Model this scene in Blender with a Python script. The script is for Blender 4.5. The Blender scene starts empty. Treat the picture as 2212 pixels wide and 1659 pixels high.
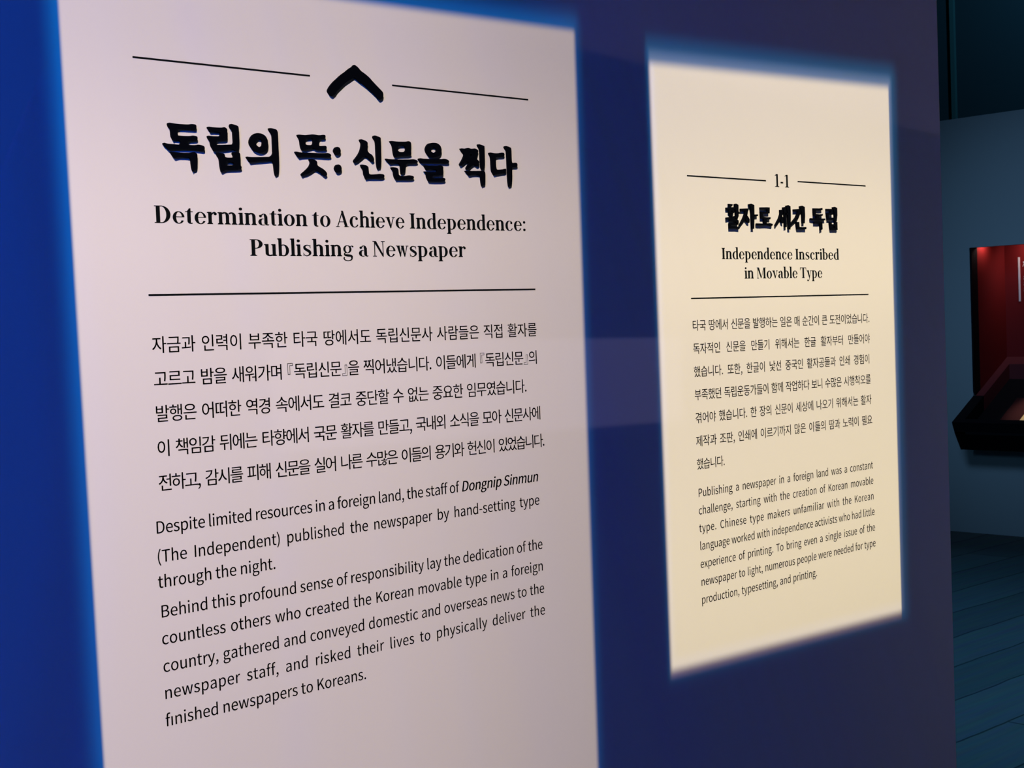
import bpy, bmesh, math
from mathutils import Vector, Matrix
from mathutils.geometry import tessellate_polygon

# ------------------------------------------------------------------ frame, camera, light
SC = bpy.context.scene
COL = SC.collection
SC.view_settings.view_transform = 'Standard'
SC.view_settings.look = 'None'
SC.view_settings.gamma = 1
SC.view_settings.exposure = 0
SC.view_settings.use_curve_mapping = False

# Layout: the text wall is the plane Y = 0 (its printed face looks towards -Y), X runs along it, Z is up, metres.
cam = bpy.data.cameras.new('camera')
cam.sensor_fit = 'HORIZONTAL'
cam.sensor_width = 36.0
cam.lens = 3200.0 / 2212.0 * 36.0
cam.clip_start = 0.05
cam.dof.use_dof = True
cam.dof.focus_distance = 2.1
cam.dof.aperture_fstop = 34.0
cam_o = bpy.data.objects.new('camera', cam)
COL.objects.link(cam_o)
R = ((0.7297082096656886, 0.054314629230904084, -0.6815980118794399),
     (-0.037443272905141954, 0.9985184517473629, 0.03948294358581484),
     (0.6827326929777472, -0.0032897677059322734, 0.7306608292277577))
M = Matrix((R[0], [-v for v in R[2]], R[1])).to_4x4()
M.translation = Vector((0, -1.5, 1.5))
cam_o.matrix_world = M
SC.camera = cam_o

world = bpy.data.worlds.new('dim_gallery')
SC.world = world
world.use_nodes = True
world.node_tree.nodes['Background'].inputs[0].default_value = (0.12, 0.42, 0.9, 1)
world.node_tree.nodes['Background'].inputs[1].default_value = 0.006


def aim(o, p, q):
    o.location = p
    o.rotation_euler = (Vector(q) - Vector(p)).to_track_quat('-Z', 'Y').to_euler()


def area_light(name, p, q, size, color, watts, size_y=None, spread=180):
    l = bpy.data.lights.new(name, 'AREA')
    l.color = color
    l.energy = watts
    l.size = size
    l.spread = math.radians(spread)
    if size_y:
        l.shape = 'RECTANGLE'
        l.size_y = size_y
    o = bpy.data.objects.new(name, l)
    COL.objects.link(o)
    aim(o, p, q)
    return o


def spot_light(name, p, q, color, watts, angle, blend=1.0, radius=0.03):
    l = bpy.data.lights.new(name, 'SPOT')
    l.color = color
    l.energy = watts
    l.spot_size = math.radians(angle)
    l.spot_blend = blend
    l.shadow_soft_size = radius
    o = bpy.data.objects.new(name, l)
    COL.objects.link(o)
    aim(o, p, q)
    return o


def line_mm(x0, z0, x1, z1, side):
    """Shutter edge through two points on the wall (mm); 'side' is a point on the lit side."""
    nx, nz = -(z1 - z0), (x1 - x0)
    n = math.hypot(nx, nz)
    nx, nz = nx / n, nz / n
    c = nx * x0 + nz * z0
    if nx * side[0] + nz * side[1] < c:
        nx, nz, c = -nx, -nz, -c
    return nx, nz, c


def framing_projector(name, p, q, watts, angle, layers, radius=0.004):
    """A profile spotlight whose shutters frame rectangles on the wall. Each layer is one
    colour with its shutter edges (nx, nz, c, start, end): the ramp in mm across the edge."""
    o = spot_light(name, p, q, (1, 1, 1), watts, angle, 0.0, radius)
    l = o.data
    l.use_nodes = True
    nt = l.node_tree
    N, K = nt.nodes, nt.links
    em = N['Emission']
    geo = N.new('ShaderNodeNewGeometry')
    sep_p = N.new('ShaderNodeSeparateXYZ')
    sep_d = N.new('ShaderNodeSeparateXYZ')
    K.new(geo.outputs['Position'], sep_p.inputs[0])
    K.new(geo.outputs['Incoming'], sep_d.inputs[0])

    def math_node(op, a, b=None):
        m = N.new('ShaderNodeMath')
        m.operation = op
        for i, v in enumerate((a, b)):
            if v is None:
                continue
            if isinstance(v, (int, float)):
                m.inputs[i].default_value = v
            else:
                K.new(v, m.inputs[i])
        return m.outputs[0]
    dy = math_node('MAXIMUM', sep_d.outputs[1], 0.001)
    t = math_node('DIVIDE', math_node('MULTIPLY', sep_p.outputs[1], -1.0), dy)
    hx = math_node('MULTIPLY', math_node('ADD', sep_p.outputs[0], math_node('MULTIPLY', sep_d.outputs[0], t)), 1000.0)
    hz = math_node('MULTIPLY', math_node('ADD', sep_p.outputs[2], math_node('MULTIPLY', sep_d.outputs[2], t)), 1000.0)
    total = None
    for color, edges in layers:
        mask = None
        for nx, nz, c, a, b in edges:
            v = math_node('ADD', math_node('MULTIPLY', hx, nx), math_node('MULTIPLY', hz, nz))
            mr = N.new('ShaderNodeMapRange')
            mr.interpolation_type = 'SMOOTHSTEP'
            mr.inputs['From Min'].default_value = c + a
            mr.inputs['From Max'].default_value = c + b
            K.new(v, mr.inputs['Value'])
            mask = mr.outputs[0] if mask is None else math_node('MULTIPLY', mask, mr.outputs[0])
        sc = N.new('ShaderNodeVectorMath')
        sc.operation = 'SCALE'
        sc.inputs[0].default_value = color
        K.new(mask, sc.inputs['Scale'])
        if total is None:
            total = sc.outputs[0]
        else:
            ad = N.new('ShaderNodeVectorMath')
            ad.operation = 'ADD'
            K.new(total, ad.inputs[0])
            K.new(sc.outputs[0], ad.inputs[1])
            total = ad.outputs[0]
    K.new(total, em.inputs['Color'])
    em.inputs['Strength'].default_value = 1.0
    return o


# left beam: cool pinkish white rectangle with a blue fringe outside its shutters
SIDE_L = (1150, 1400)
LL = line_mm(751, 1868, 761, 1030, SIDE_L)
LT = line_mm(1134, 1913, 1545, 1919, SIDE_L)
LR = line_mm(1546, 1918, 1541, 847, SIDE_L)
framing_projector('framing_projector', (-0.85, -2.4, 4.5), (1.12, 0, 1.45), 1340, 60, [
    ((0.46, 0.29, 0.06), [(*LL, -1, 5), (*LT, -9, 6), (*LR, -7, 4)]),
    ((0.24, 0.19, 0.145), [(*LL, -1, 5), (*LT, -9, 330), (*LR, -7, 4)]),
    ((0.10, 0.08, 0.065), [(*LL, -1, 5), (*LT, -9, 6), (*LR, -7, 430)]),
    ((0.0, 0.05, 0.15), [(*LL, -26, -2), (*LT, -48, -2), (*LR, -24, 2)]),
    ((0.0, 0.03, 0.09), [(*LL, -12, 2), (*LT, -30, 2), (*LR, -10, 4)]),
])
# right beam: warm cream rectangle, wide blue blur along the top, brown fringe at the bottom
SIDE_R = (2030, 1450)
RL = line_mm(1708, 1880, 1712, 958, SIDE_R)
RT = line_mm(1709, 1885, 2369, 1902, SIDE_R)
RR = line_mm(2360, 1905, 2357, 947, SIDE_R)
RB = line_mm(2358, 947, 1713, 958, SIDE_R)
framing_projector('framing_projector', (2.0, -1.75, 4.7), (2.03, 0, 1.45), 1290, 60, [
    ((0.30, 0.295, 0.22), [(*RL, -5, 7), (*RT, -14, 6), (*RR, -3, 3), (*RB, -9, 11)]),
    ((0.28, 0.225, 0.11), [(*RL, -5, 7), (*RT, -14, 380), (*RR, -3, 3), (*RB, -9, 11)]),
    ((0.22, 0.18, 0.08), [(*RL, -5, 7), (-0.0, -1.0, -1500, 0, 520), (*RR, -3, 3), (*RB, -9, 11)]),
    ((0.0, -0.02, -0.10), [(*RL, 4, 18), (*RT, -14, 6), (*RR, -3, 3), (*RB, 8, 28)]),
    ((0.20, 0.09, 0.04), [(*RL, -6, 4), (*RT, -14, 6), (*RR, -3, 3), (*RB, -18, -2)]),
    ((0.0, 0.05, 0.11), [(*RL, -14, 0), (*RT, -62, -14), (*RR, -38, -2), (*RB, -30, 0)]),
    ((0.10, 0.09, 0.11), [(*RL, -4, 4), (*RT, -34, -4), (*RR, -15, 0), (*RB, -6, 8)]),
])
# faint stray rectangle between the two beams and the pale stray light above and right of the cream one
SIDE_P = (1500, 1420)
framing_projector('stray_projector', (1.6, -2.6, 4.2), (1.7, 0, 1.5), 1000, 70, [
    ((0.022, 0.02, 0.03), [(*line_mm(1546, 1477, 1704, 1473, SIDE_P), -4, 4), (*line_mm(1539, 1346, 1697, 1343, SIDE_P), -4, 6),
                           (*line_mm(1002, 1500, 1002, 1300, SIDE_P), -6, 6), (*line_mm(1760, 1500, 1760, 1300, SIDE_P), -6, 6)]),
    ((0.008, 0.006, 0.008), [(*line_mm(1560, 1896, 1706, 1886, (1600, 2000)), -6, 6), (*line_mm(1500, 1500, 1500, 1300, (1600, 1400)), -100, 100),
                              (0.0, -1.0, -2600, 0, 150), (-1.0, 0.0, -2650, 0, 100)]),
])
# blue wash from the left end of the gallery, dim mauve from the right
area_light('blue_wash', (-0.85, -1.15, 2.3), (0.45, 0, 1.0), 0.3, (0.0, 0.10, 1.0), 15.5, spread=160)
area_light('grey_wash', (3.7, -1.15, 1.2), (2.3, 0, 1.2), 0.5, (1.0, 0.98, 0.92), 0.88, spread=160)
# gallery beyond
spot_light('gallery_spot_or_fill', (5.2, 2.5, 3.3), (8.95, 3.05, 1.5), (0.27, 0.58, 1.0), 125, 50, 1.0, 0.5)
spot_light("gallery_spot_or_fill", (5.4, 3.4, 1.6), (8.95, 3.3, 0.9), (0.25, 0.60, 1.0), 16, 40, 1.0, 0.2)  # added low fill, no fixture there; brightens the foot of the partition
spot_light('gallery_spot_or_fill', (5.6, 0.4, 4.4), (5.6, 1.6, 0.0), (0.12, 0.5, 1.0), 420, 78, 1.0, 0.1)
spot_light('gallery_spot_or_fill', (9.45, 3.0, 4.8), (10.6, 4.0, 3.2), (0.14, 0.65, 1.0), 100, 140, 1.0, 0.1)  # added unseen fill that lifts the black far wall


# ------------------------------------------------------------------ materials
def principled(name, color, rough=0.6, spec=0.3):
    m = bpy.data.materials.new(name)
    m.use_nodes = True
    b = m.node_tree.nodes['Principled BSDF']
    b.inputs['Base Color'].default_value = (*color, 1)
    b.inputs['Roughness'].default_value = rough
    b.inputs['Specular IOR Level'].default_value = spec
    return m


def add_noise_bump(m, scale, strength, dist=0.001):
    nt = m.node_tree
    b = nt.nodes['Principled BSDF']
    tc = nt.nodes.new('ShaderNodeTexCoord')
    no = nt.nodes.new('ShaderNodeTexNoise')
    no.inputs['Scale'].default_value = scale
    bu = nt.nodes.new('ShaderNodeBump')
    bu.inputs['Strength'].default_value = strength
    bu.inputs['Distance'].default_value = dist
    nt.links.new(tc.outputs['Object'], no.inputs['Vector'])
    nt.links.new(no.outputs[0], bu.inputs['Height'])
    nt.links.new(bu.outputs[0], b.inputs['Normal'])


MAT = {}
MAT['wall'] = principled('matte_white_paint', (0.80, 0.80, 0.80), 0.75, 0.1)
add_noise_bump(MAT['wall'], 900, 0.08, 0.0004)
MAT['back'] = principled('matte_grey_paint', (0.42, 0.44, 0.46), 0.8, 0.1)
add_noise_bump(MAT['back'], 400, 0.06, 0.0005)
MAT['dark'] = principled('black_wall_paint', (0.03, 0.035, 0.045), 0.8, 0.1)
MAT['ceiling'] = principled('black_ceiling_paint', (0.02, 0.02, 0.024), 0.9, 0.05)
MAT['ink'] = principled('black_vinyl', (0.003, 0.0045, 0.0055), 0.8, 0.04)
MAT['raised'] = principled('black_acrylic', (0.0012, 0.002, 0.0045), 0.8, 0.03)
MAT['case'] = principled('black_lacquer', (0.006, 0.006, 0.008), 0.7, 0.1)
MAT['red'] = principled('dark_red_panel', (0.22, 0.014, 0.015), 0.7, 0.15)
MAT['board'] = principled('dark_red_board', (0.05, 0.012, 0.014), 0.85, 0.1)
MAT['ledge'] = principled('red_lit_black_rim', (0.16, 0.03, 0.035), 0.85, 0.1)  # red light falling on the black tray rim, put into its base colour
MAT['caption'] = principled('pale_pink_print', (0.85, 0.78, 0.80), 0.7, 0.1)
MAT['paper'] = principled('aged_paper', (0.75, 0.55, 0.28), 0.85, 0.1)
MAT['trim'] = principled('dark_teal_metal', (0.045, 0.075, 0.08), 0.6, 0.2)


def floor_material():
    m = principled('dark_plank_floor', (0.1, 0.1, 0.1), 0.7, 0.15)
    nt = m.node_tree
    N, K = nt.nodes, nt.links
    b = N['Principled BSDF']
    tc = N.new('ShaderNodeTexCoord')
    mp = N.new('ShaderNodeMapping')
    mp.inputs['Location'].default_value = (0.3, -0.05, 0)
    K.new(tc.outputs['Object'], mp.inputs['Vector'])
    wob = N.new('ShaderNodeTexNoise')
    wob.inputs['Scale'].default_value = 3.5
    K.new(mp.outputs[0], wob.inputs['Vector'])
    mix = N.new('ShaderNodeVectorMath')
    mix.operation = 'MULTIPLY_ADD'
    K.new(wob.outputs['Color'], mix.inputs[0])
    mix.inputs[1].default_value = (0.0, 0.03, 0.0)
    K.new(mp.outputs[0], mix.inputs[2])
    br = N.new('ShaderNodeTexBrick')
    br.offset = 0.37
    br.inputs['Color1'].default_value = (0.17, 0.165, 0.16, 1)
    br.inputs['Color2'].default_value = (0.12, 0.118, 0.115, 1)
    br.inputs['Mortar'].default_value = (0.05, 0.05, 0.05, 1)
    br.inputs['Scale'].default_value = 1.0
    br.inputs['Mortar Size'].default_value = 0.006
    br.inputs['Mortar Smooth'].default_value = 0.6
    br.inputs['Brick Width'].default_value = 5.2
    br.inputs['Row Height'].default_value = 0.29
    K.new(mix.outputs[0], br.inputs['Vector'])
    grain_mp = N.new('ShaderNodeMapping')
    grain_mp.inputs['Scale'].default_value = (1.2, 22, 1)
    K.new(tc.outputs['Object'], grain_mp.inputs['Vector'])
    gr = N.new('ShaderNodeTexNoise')
    gr.inputs['Scale'].default_value = 2.0
    gr.inputs['Detail'].default_value = 4
    K.new(grain_mp.outputs[0], gr.inputs['Vector'])
    mx = N.new('ShaderNodeMix')
    mx.data_type = 'RGBA'
    mx.blend_type = 'MULTIPLY'
    mx.inputs['Factor'].default_value = 0.5
    K.new(br.outputs['Color'], mx.inputs[6])
    K.new(gr.outputs['Color'], mx.inputs[7])
    K.new(mx.outputs[2], b.inputs['Base Color'])
    bu = N.new('ShaderNodeBump')
    bu.inputs['Strength'].default_value = 0.4
    bu.inputs['Distance'].default_value = 0.004
    bu.invert = True
    K.new(br.outputs['Fac'], bu.inputs['Height'])
    K.new(bu.outputs[0], b.inputs['Normal'])
    return m


MAT['floor'] = floor_material()


# ------------------------------------------------------------------ object helpers
def link_mesh(name, verts, faces, mat, parent=None):
    me = bpy.data.meshes.new(name)
    me.from_pydata([tuple(v) for v in verts], [], faces)
    me.update()
    if mat:
        me.materials.append(mat)
    o = bpy.data.objects.new(name, me)
    COL.objects.link(o)
    if parent:
        o.parent = parent
    return o


def thing(name, label, cat, loc=(0, 0, 0), group=None):
    o = bpy.data.objects.new(name, None)
    o.empty_display_size = 0.05
    COL.objects.link(o)
    o.location = loc
    return tag(o, label, cat, group)


def tag(o, label, cat, group=None):
    o['label'] = label
    o['category'] = cat
    if group:
        o['group'] = group
    return o


def structure(o, label=None, cat=None):
    o['kind'] = 'structure'
    if label:
        o['label'] = label
        o['category'] = cat
    return o


class Geo:
    def __init__(self):
        self.v, self.f = [], []

    def box(self, x0, x1, y0, y1, z0, z1):
        n = len(self.v)
        self.v += [(x, y, z) for x in (x0, x1) for y in (y0, y1) for z in (z0, z1)]
        self.f += [tuple(n + i for i in q) for q in ((0, 1, 3, 2), (4, 6, 7, 5), (0, 4, 5, 1), (2, 3, 7, 6), (0, 2, 6, 4), (1, 5, 7, 3))]
        return self

    def prism_y(self, section, y0, y1):
        """Section in (x, z), swept from y0 to y1."""
        n, k = len(self.v), len(section)
        self.v += [(x, y0, z) for x, z in section] + [(x, y1, z) for x, z in section]
        self.f += [tuple(range(n, n + k)), tuple(range(n + 2 * k - 1, n + k - 1, -1))]
        self.f += [(n + i, n + k + i, n + k + (i + 1) % k, n + (i + 1) % k) for i in range(k)]
        return self

    def quad(self, *p):
        n = len(self.v)
        self.v += p
        self.f.append(tuple(range(n, n + len(p))))
        return self

    def flat(self, contours, y=-0.00012):
        """Filled contours in (x, z) metres as thin cut vinyl on the wall face."""
        pl = [[Vector((x, z, 0)) for x, z in c] for c in contours]
        tris = tessellate_polygon(pl)
        pts = [p for c in contours for p in c]
        n = len(self.v)
        self.v += [(x, y, z) for x, z in pts]
        for a, b, c in tris:
            (x0, z0), (x1, z1), (x2, z2) = pts[a], pts[b], pts[c]
            if (x1 - x0) * (z2 - z0) - (x2 - x0) * (z1 - z0) < 0:
                b, c = c, b
            self.f.append((n + a, n + b, n + c))
        return self

    def raised(self, contours, depth):
        """Solid letter: front face at -depth, sides back to the wall."""
        self.flat(contours, -depth)
        for c in contours:
            n, k = len(self.v), len(c)
            self.v += [(x, -depth, z) for x, z in c] + [(x, -0.0001, z) for x, z in c]
            for i in range(k):
                j = (i + 1) % k
                self.f.append((n + i, n + k + i, n + k + j, n + j))
        return self

    def build(self, name, mat, parent=None, origin=(0, 0, 0)):
        v = [(x - origin[0], y - origin[1], z - origin[2]) for x, y, z in self.v]
        o = link_mesh(name, v, self.f, mat, parent)
        bm = bmesh.new()
        bm.from_mesh(o.data)
        bmesh.ops.recalc_face_normals(bm, faces=bm.faces)
        bm.to_mesh(o.data)
        bm.free()
        return o


# ------------------------------------------------------------------ the setting
structure(Geo().box(-4.0, 2.533, 0.0, 0.22, 0.0, 3.3).build('wall_front', MAT['wall']),
          'white text wall carrying both lit panels', 'wall')
structure(Geo().box(-6.0, 13.0, -6.0, 9.0, -0.12, 0.0).build('floor', MAT['floor']))
structure(Geo().box(-6.0, 13.0, -6.0, 9.0, 5.2, 5.35).build('ceiling', MAT['ceiling']))
OY0, OY1, OZ0, OZ1 = 1.55, 3.603, 0.92, 1.9            # opening of the display case in the far wall
g = Geo()
g.box(8.95, 9.01, OY1, 6.5, 0.0, 2.76)
g.box(8.95, 9.01, -3.0, OY0, 0.0, 2.76)
g.box(8.95, 9.01, OY0, OY1, OZ1, 2.76)
g.box(8.95, 9.01, OY0, OY1, 0.0, 0.60)
structure(g.build('wall_back', MAT['back']), 'blue lit grey partition wall across the far gallery', 'wall')
structure(Geo().box(10.62, 10.8, -6.0, 9.0, 0.0, 5.2).build('wall_far', MAT['dark']))
structure(Geo().box(10.59, 10.62, 4.63, 4.665, 0.0, 5.2).build('trim_1', MAT['trim']), 'thin dark teal upright on the black far wall', 'trim')


# ------------------------------------------------------------------ lettering data (mm on the wall, glyph units per 1000 em)
GLYPHS = """
_ 224
( 338|239,-196 295,-171 239,-60 199,60 176,184 168,311 176,438 199,561 239,681 295,792 239,818 177,703 131,582 102,452 92,311 102,170 131,40 177,-82
) 338|99,-196 161,-82 207,40 236,170 246,311 236,452 207,582 161,703 99,818 42,792 98,681 139,561 163,438 171,311 163,184 139,60 98,-60 42,-171
, 278|75,-190 136,-155 182,-107 211,-49 221,19 212,77 185,113 144,126 110,118 85,96 75,62 84,28 109,6 142,-2 153,-1 146,-44 126,-81 95,-112 53,-136
- 347|46,245 302,245 302,315 46,315
. 278|139,-13 172,-4 196,20 205,56 196,93 172,117 139,126 105,117 82,93 73,56 82,20 105,-4
B 657|101,0 334,0 447,13 535,54 592,121 612,215 601,282 570,334 523,370 463,390 463,395 509,419 543,456 563,502 570,554 552,637 500,692 420,723 318,733 101,733|193,422 193,660 306,660 382,654 436,634 468,597 479,542 469,492 438,454 383,430 302,422|193,74 193,350 321,350 407,342 470,318 508,277 521,218 508,154 468,109 406,83 321,74
C 638|377,-13 444,-6 504,14 556,47 602,92 551,151 515,116 475,90 431,74 381,68 286,89 215,149 169,244 153,369 170,493 217,586 290,645 384,665 429,660 468,646 503,624 534,596 584,656 548,690 501,719 446,739 383,746 254,720 151,645 83,526 58,366 82,206 149,87 250,13
D 688|101,0 288,0 435,25 542,98 607,214 629,369 607,525 541,639 433,709 284,733 101,733|193,76 193,658 276,658 389,639 470,583 518,493 534,369 518,245 470,153 389,96 276,76
I 293|101,0 193,0 193,733 101,733
K 646|101,0 193,0 193,232 319,382 539,0 642,0 377,455 607,733 502,733 195,365 193,365 193,733 101,733
P 633|101,0 193,0 193,292 314,292 424,306 510,347 565,417 584,518 564,619 509,686 422,722 310,733 101,733|193,367 193,658 298,658 383,651 444,628 480,585 492,518 481,450 446,403 386,376 302,367
S 596|304,-13 408,3 486,48 536,114 553,195 542,267 510,320 462,360 402,391 298,436 255,455 216,480 187,513 176,559 186,603 213,637 257,658 313,665 362,661 405,647 445,626 480,597 528,656 485,693 434,721 376,740 313,746 221,732 148,692 99,630 82,552 96,482 131,429 179,391 231,364 336,318 385,295 424,269 450,235 459,187 449,139 419,101 370,77 305,68 249,75 195,93 146,122 103,159 48,95 100,50 161,16 229,-5
T 599|253,0 346,0 346,655 568,655 568,733 31,733 31,655 253,655
a 563|217,-13 266,-7 313,10 357,35 397,65 400,65 408,0 483,0 483,334 473,426 439,496 381,541 295,557 232,551 174,534 124,511 82,486 117,423 152,444 191,463 234,476 280,481 335,470 370,439 387,395 392,344 243,318 139,277 79,219 59,141 71,76 104,27 154,-3|243,61 194,70 160,97 147,147 160,195 201,233 277,263 392,283 392,132 354,101 317,79 281,66
b 618|331,-13 420,7 496,64 548,156 567,280 553,394 512,482 444,538 351,557 306,551 261,535 219,511 180,481 184,578 184,796 92,796 92,0 165,0 173,56 177,56 214,27 253,5 293,-8|316,64 276,69 231,87 184,120 184,406 222,438 258,461 294,475 328,480 395,466 439,425 464,362 472,279 460,189 428,121 378,79
c 510|306,-13 354,-8 400,5 443,27 482,55 442,117 405,90 362,70 314,63 246,78 193,120 158,186 146,271 159,357 194,423 249,465 317,480 357,474 393,458 425,433 471,493 440,518 405,538 362,552 313,557 213,538 130,482 73,392 52,271 71,151 125,62 206,6
d 620|277,-13 324,-7 368,10 408,34 442,64 445,64 453,0 528,0 528,796 436,796 436,587 441,494 406,521 371,540 332,553 288,557 199,537 124,480 72,390 53,271 69,150 114,61 185,6|297,64 234,78 186,119 157,184 147,272 159,357 193,423 243,465 304,480 348,475 392,456 436,423 436,138 402,105 369,82 334,69
e 554|312,-13 364,-9 411,3 453,20 490,42 458,103 416,80 372,65 322,60 251,73 196,112 158,171 142,250 508,250 511,274 512,302 498,407 456,488 388,539 295,557 205,537 127,481 73,391 52,271 72,151 128,62 210,6|141,315 159,387 194,440 242,473 297,484 354,473 397,441 423,388 432,315
f 325|33,469 107,469 107,0 198,0 198,469 313,469 313,543 198,543 198,629 206,688 232,724 275,736 295,735 316,730 336,721 356,792 329,801 298,807 265,809 195,797 146,761 117,705 107,630 107,543 33,538
g 564|275,-250 389,-235 476,-194 531,-134 550,-62 538,-4 503,36 443,60 361,67 254,67 197,75 167,96 159,126 164,152 176,173 194,191 220,181 247,174 274,172 352,185 416,223 458,283 473,361 468,406 452,443 429,473 540,473 540,543 351,543 330,550 304,555 274,557 196,544 132,505 87,444 71,363 77,317 93,276 116,243 142,217 142,213 114,188 91,154 82,112 89,74 106,44 131,23 131,18 88,-17 60,-59 51,-105 67,-167 114,-212 184,-241|274,234 230,243 193,269 168,310 159,363 168,417 193,457 230,482 274,490 320,482 357,457 381,417 390,363 381,310 356,269 319,243|288,-187 222,-180 172,-161 142,-131 131,-92 137,-61 154,-29 186,0 210,-5 234,-7 256,-8 350,-8 411,-15 448,-36 460,-77 448,-118 414,-153 359,-178
h 607|92,0 184,0 184,394 222,430 257,456 293,472 332,477 379,469 411,443 429,398 435,332 435,0 526,0 526,344 516,436 486,502 434,543 360,557 308,550 261,530 219,502 180,466 184,578 184,796 92,796
i 275|92,0 184,0 184,543 92,543|138,655 170,663 191,684 199,716 191,747 170,768 138,775 106,768 86,747 78,716 86,684 106,663
k 552|92,0 182,0 182,143 284,262 443,0 542,0 337,324 518,543 416,543 186,257 182,257 182,796 92,796
l 284|188,-13 219,-11 241,-5 228,65 209,63 191,72 184,102 184,796 92,796 92,108 97,57 115,19 144,-5
m 926|92,0 184,0 184,394 220,431 255,457 288,472 320,477 365,469 397,443 415,398 421,332 421,0 512,0 512,394 549,431 584,457 617,472 649,477 694,469 726,443 744,398 750,332 750,0 841,0 841,344 831,436 801,502 750,543 677,557 629,550 583,528 540,495 497,453 476,496 445,529 403,550 347,557 300,550 256,530 216,501 178,464 176,464 167,543 92,543
n 610|92,0 184,0 184,394 222,430 257,456 293,472 332,477 379,469 411,443 429,398 435,332 435,0 526,0 526,344 516,436 486,502 434,543 360,557 308,550 260,530 218,501 178,464 176,464 167,543 92,543
o 606|303,-13 398,6 479,62 534,151 554,271 534,392 479,482 398,538 303,557 208,538 128,482 73,392 52,271 73,151 128,62 208,6|303,63 239,78 189,120 157,186 146,271 157,357 189,423 239,465 303,480 367,465 417,423 450,357 461,271 450,186 417,120 367,78
p 620|92,-229 184,-229 184,-45 181,50 218,23 256,3 294,-9 331,-13 420,7 496,64 548,156 567,280 553,394 512,482 444,538 351,557 304,551 259,534 217,510 178,480 176,480 167,543 92,543|316,64 277,69 232,87 184,120 184,406 222,438 259,461 294,475 328,480 395,466 439,425 464,362 472,279 460,189 428,121 378,79
r 388|92,0 184,0 184,349 214,408 249,447 285,468 320,475 349,473 373,466 390,545 364,555 332,557 288,549 247,527 210,491 178,444 176,444 167,543 92,543
s 468|234,-13 319,0 381,35 418,86 431,148 417,213 378,258 325,289 266,313 222,330 185,350 159,374 149,407 160,447 193,475 250,486 295,480 335,463 373,438 417,495 383,519 343,539 298,552 249,557 170,545 111,512 75,464 62,403 76,343 113,300 163,269 220,246 265,228 305,207 333,179 344,143 332,100 297,70 237,58 191,63 150,76 112,96 76,123 32,62 74,32 123,8 177,-7
t 377|262,-13 297,-10 331,-3 363,7 345,76 326,69 304,63 283,61 233,73 207,109 199,165 199,469 347,469 347,543 199,543 199,696 123,696 113,543 27,538 27,469 108,469 108,168 116,94 142,37 189,0
u 607|251,-13 303,-6 349,14 391,45 430,85 433,85 440,0 516,0 516,543 425,543 425,158 388,117 353,88 317,71 278,66 232,74 200,100 182,145 176,210 176,543 84,543 84,199 94,107 124,41 176,1
v 521|209,0 316,0 508,543 418,543 315,234 303,194 290,154 277,114 265,74 260,74 248,114 235,154 223,194 210,234 108,543 13,543
w 802|178,0 284,0 361,291 371,330 380,369 389,409 398,449 403,449 412,409 421,370 430,331 440,293 518,0 629,0 776,543 688,543 609,229 601,191 592,153 584,115 576,78 571,78 533,229 448,543 359,543 274,229 265,191 255,153 247,115 238,78 233,78 201,229 120,543 27,543
x 498|15,0 111,0 184,127 203,160 221,192 239,224 244,224 265,192 284,160 303,127 383,0 483,0 304,274 469,543 374,543 307,424 259,333 254,333 236,364 218,394 201,424 128,543 29,543 194,283
y 521|101,-234 173,-220 229,-180 272,-120 304,-46 508,543 419,543 321,242 277,88 272,88 258,127 244,166 231,205 218,242 108,543 13,543 231,-1 219,-42 199,-89 172,-126 139,-150 97,-159 75,-156 55,-150 37,-223 56,-229 77,-233
ı 275|92,0 184,0 184,543 92,543
"""
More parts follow.
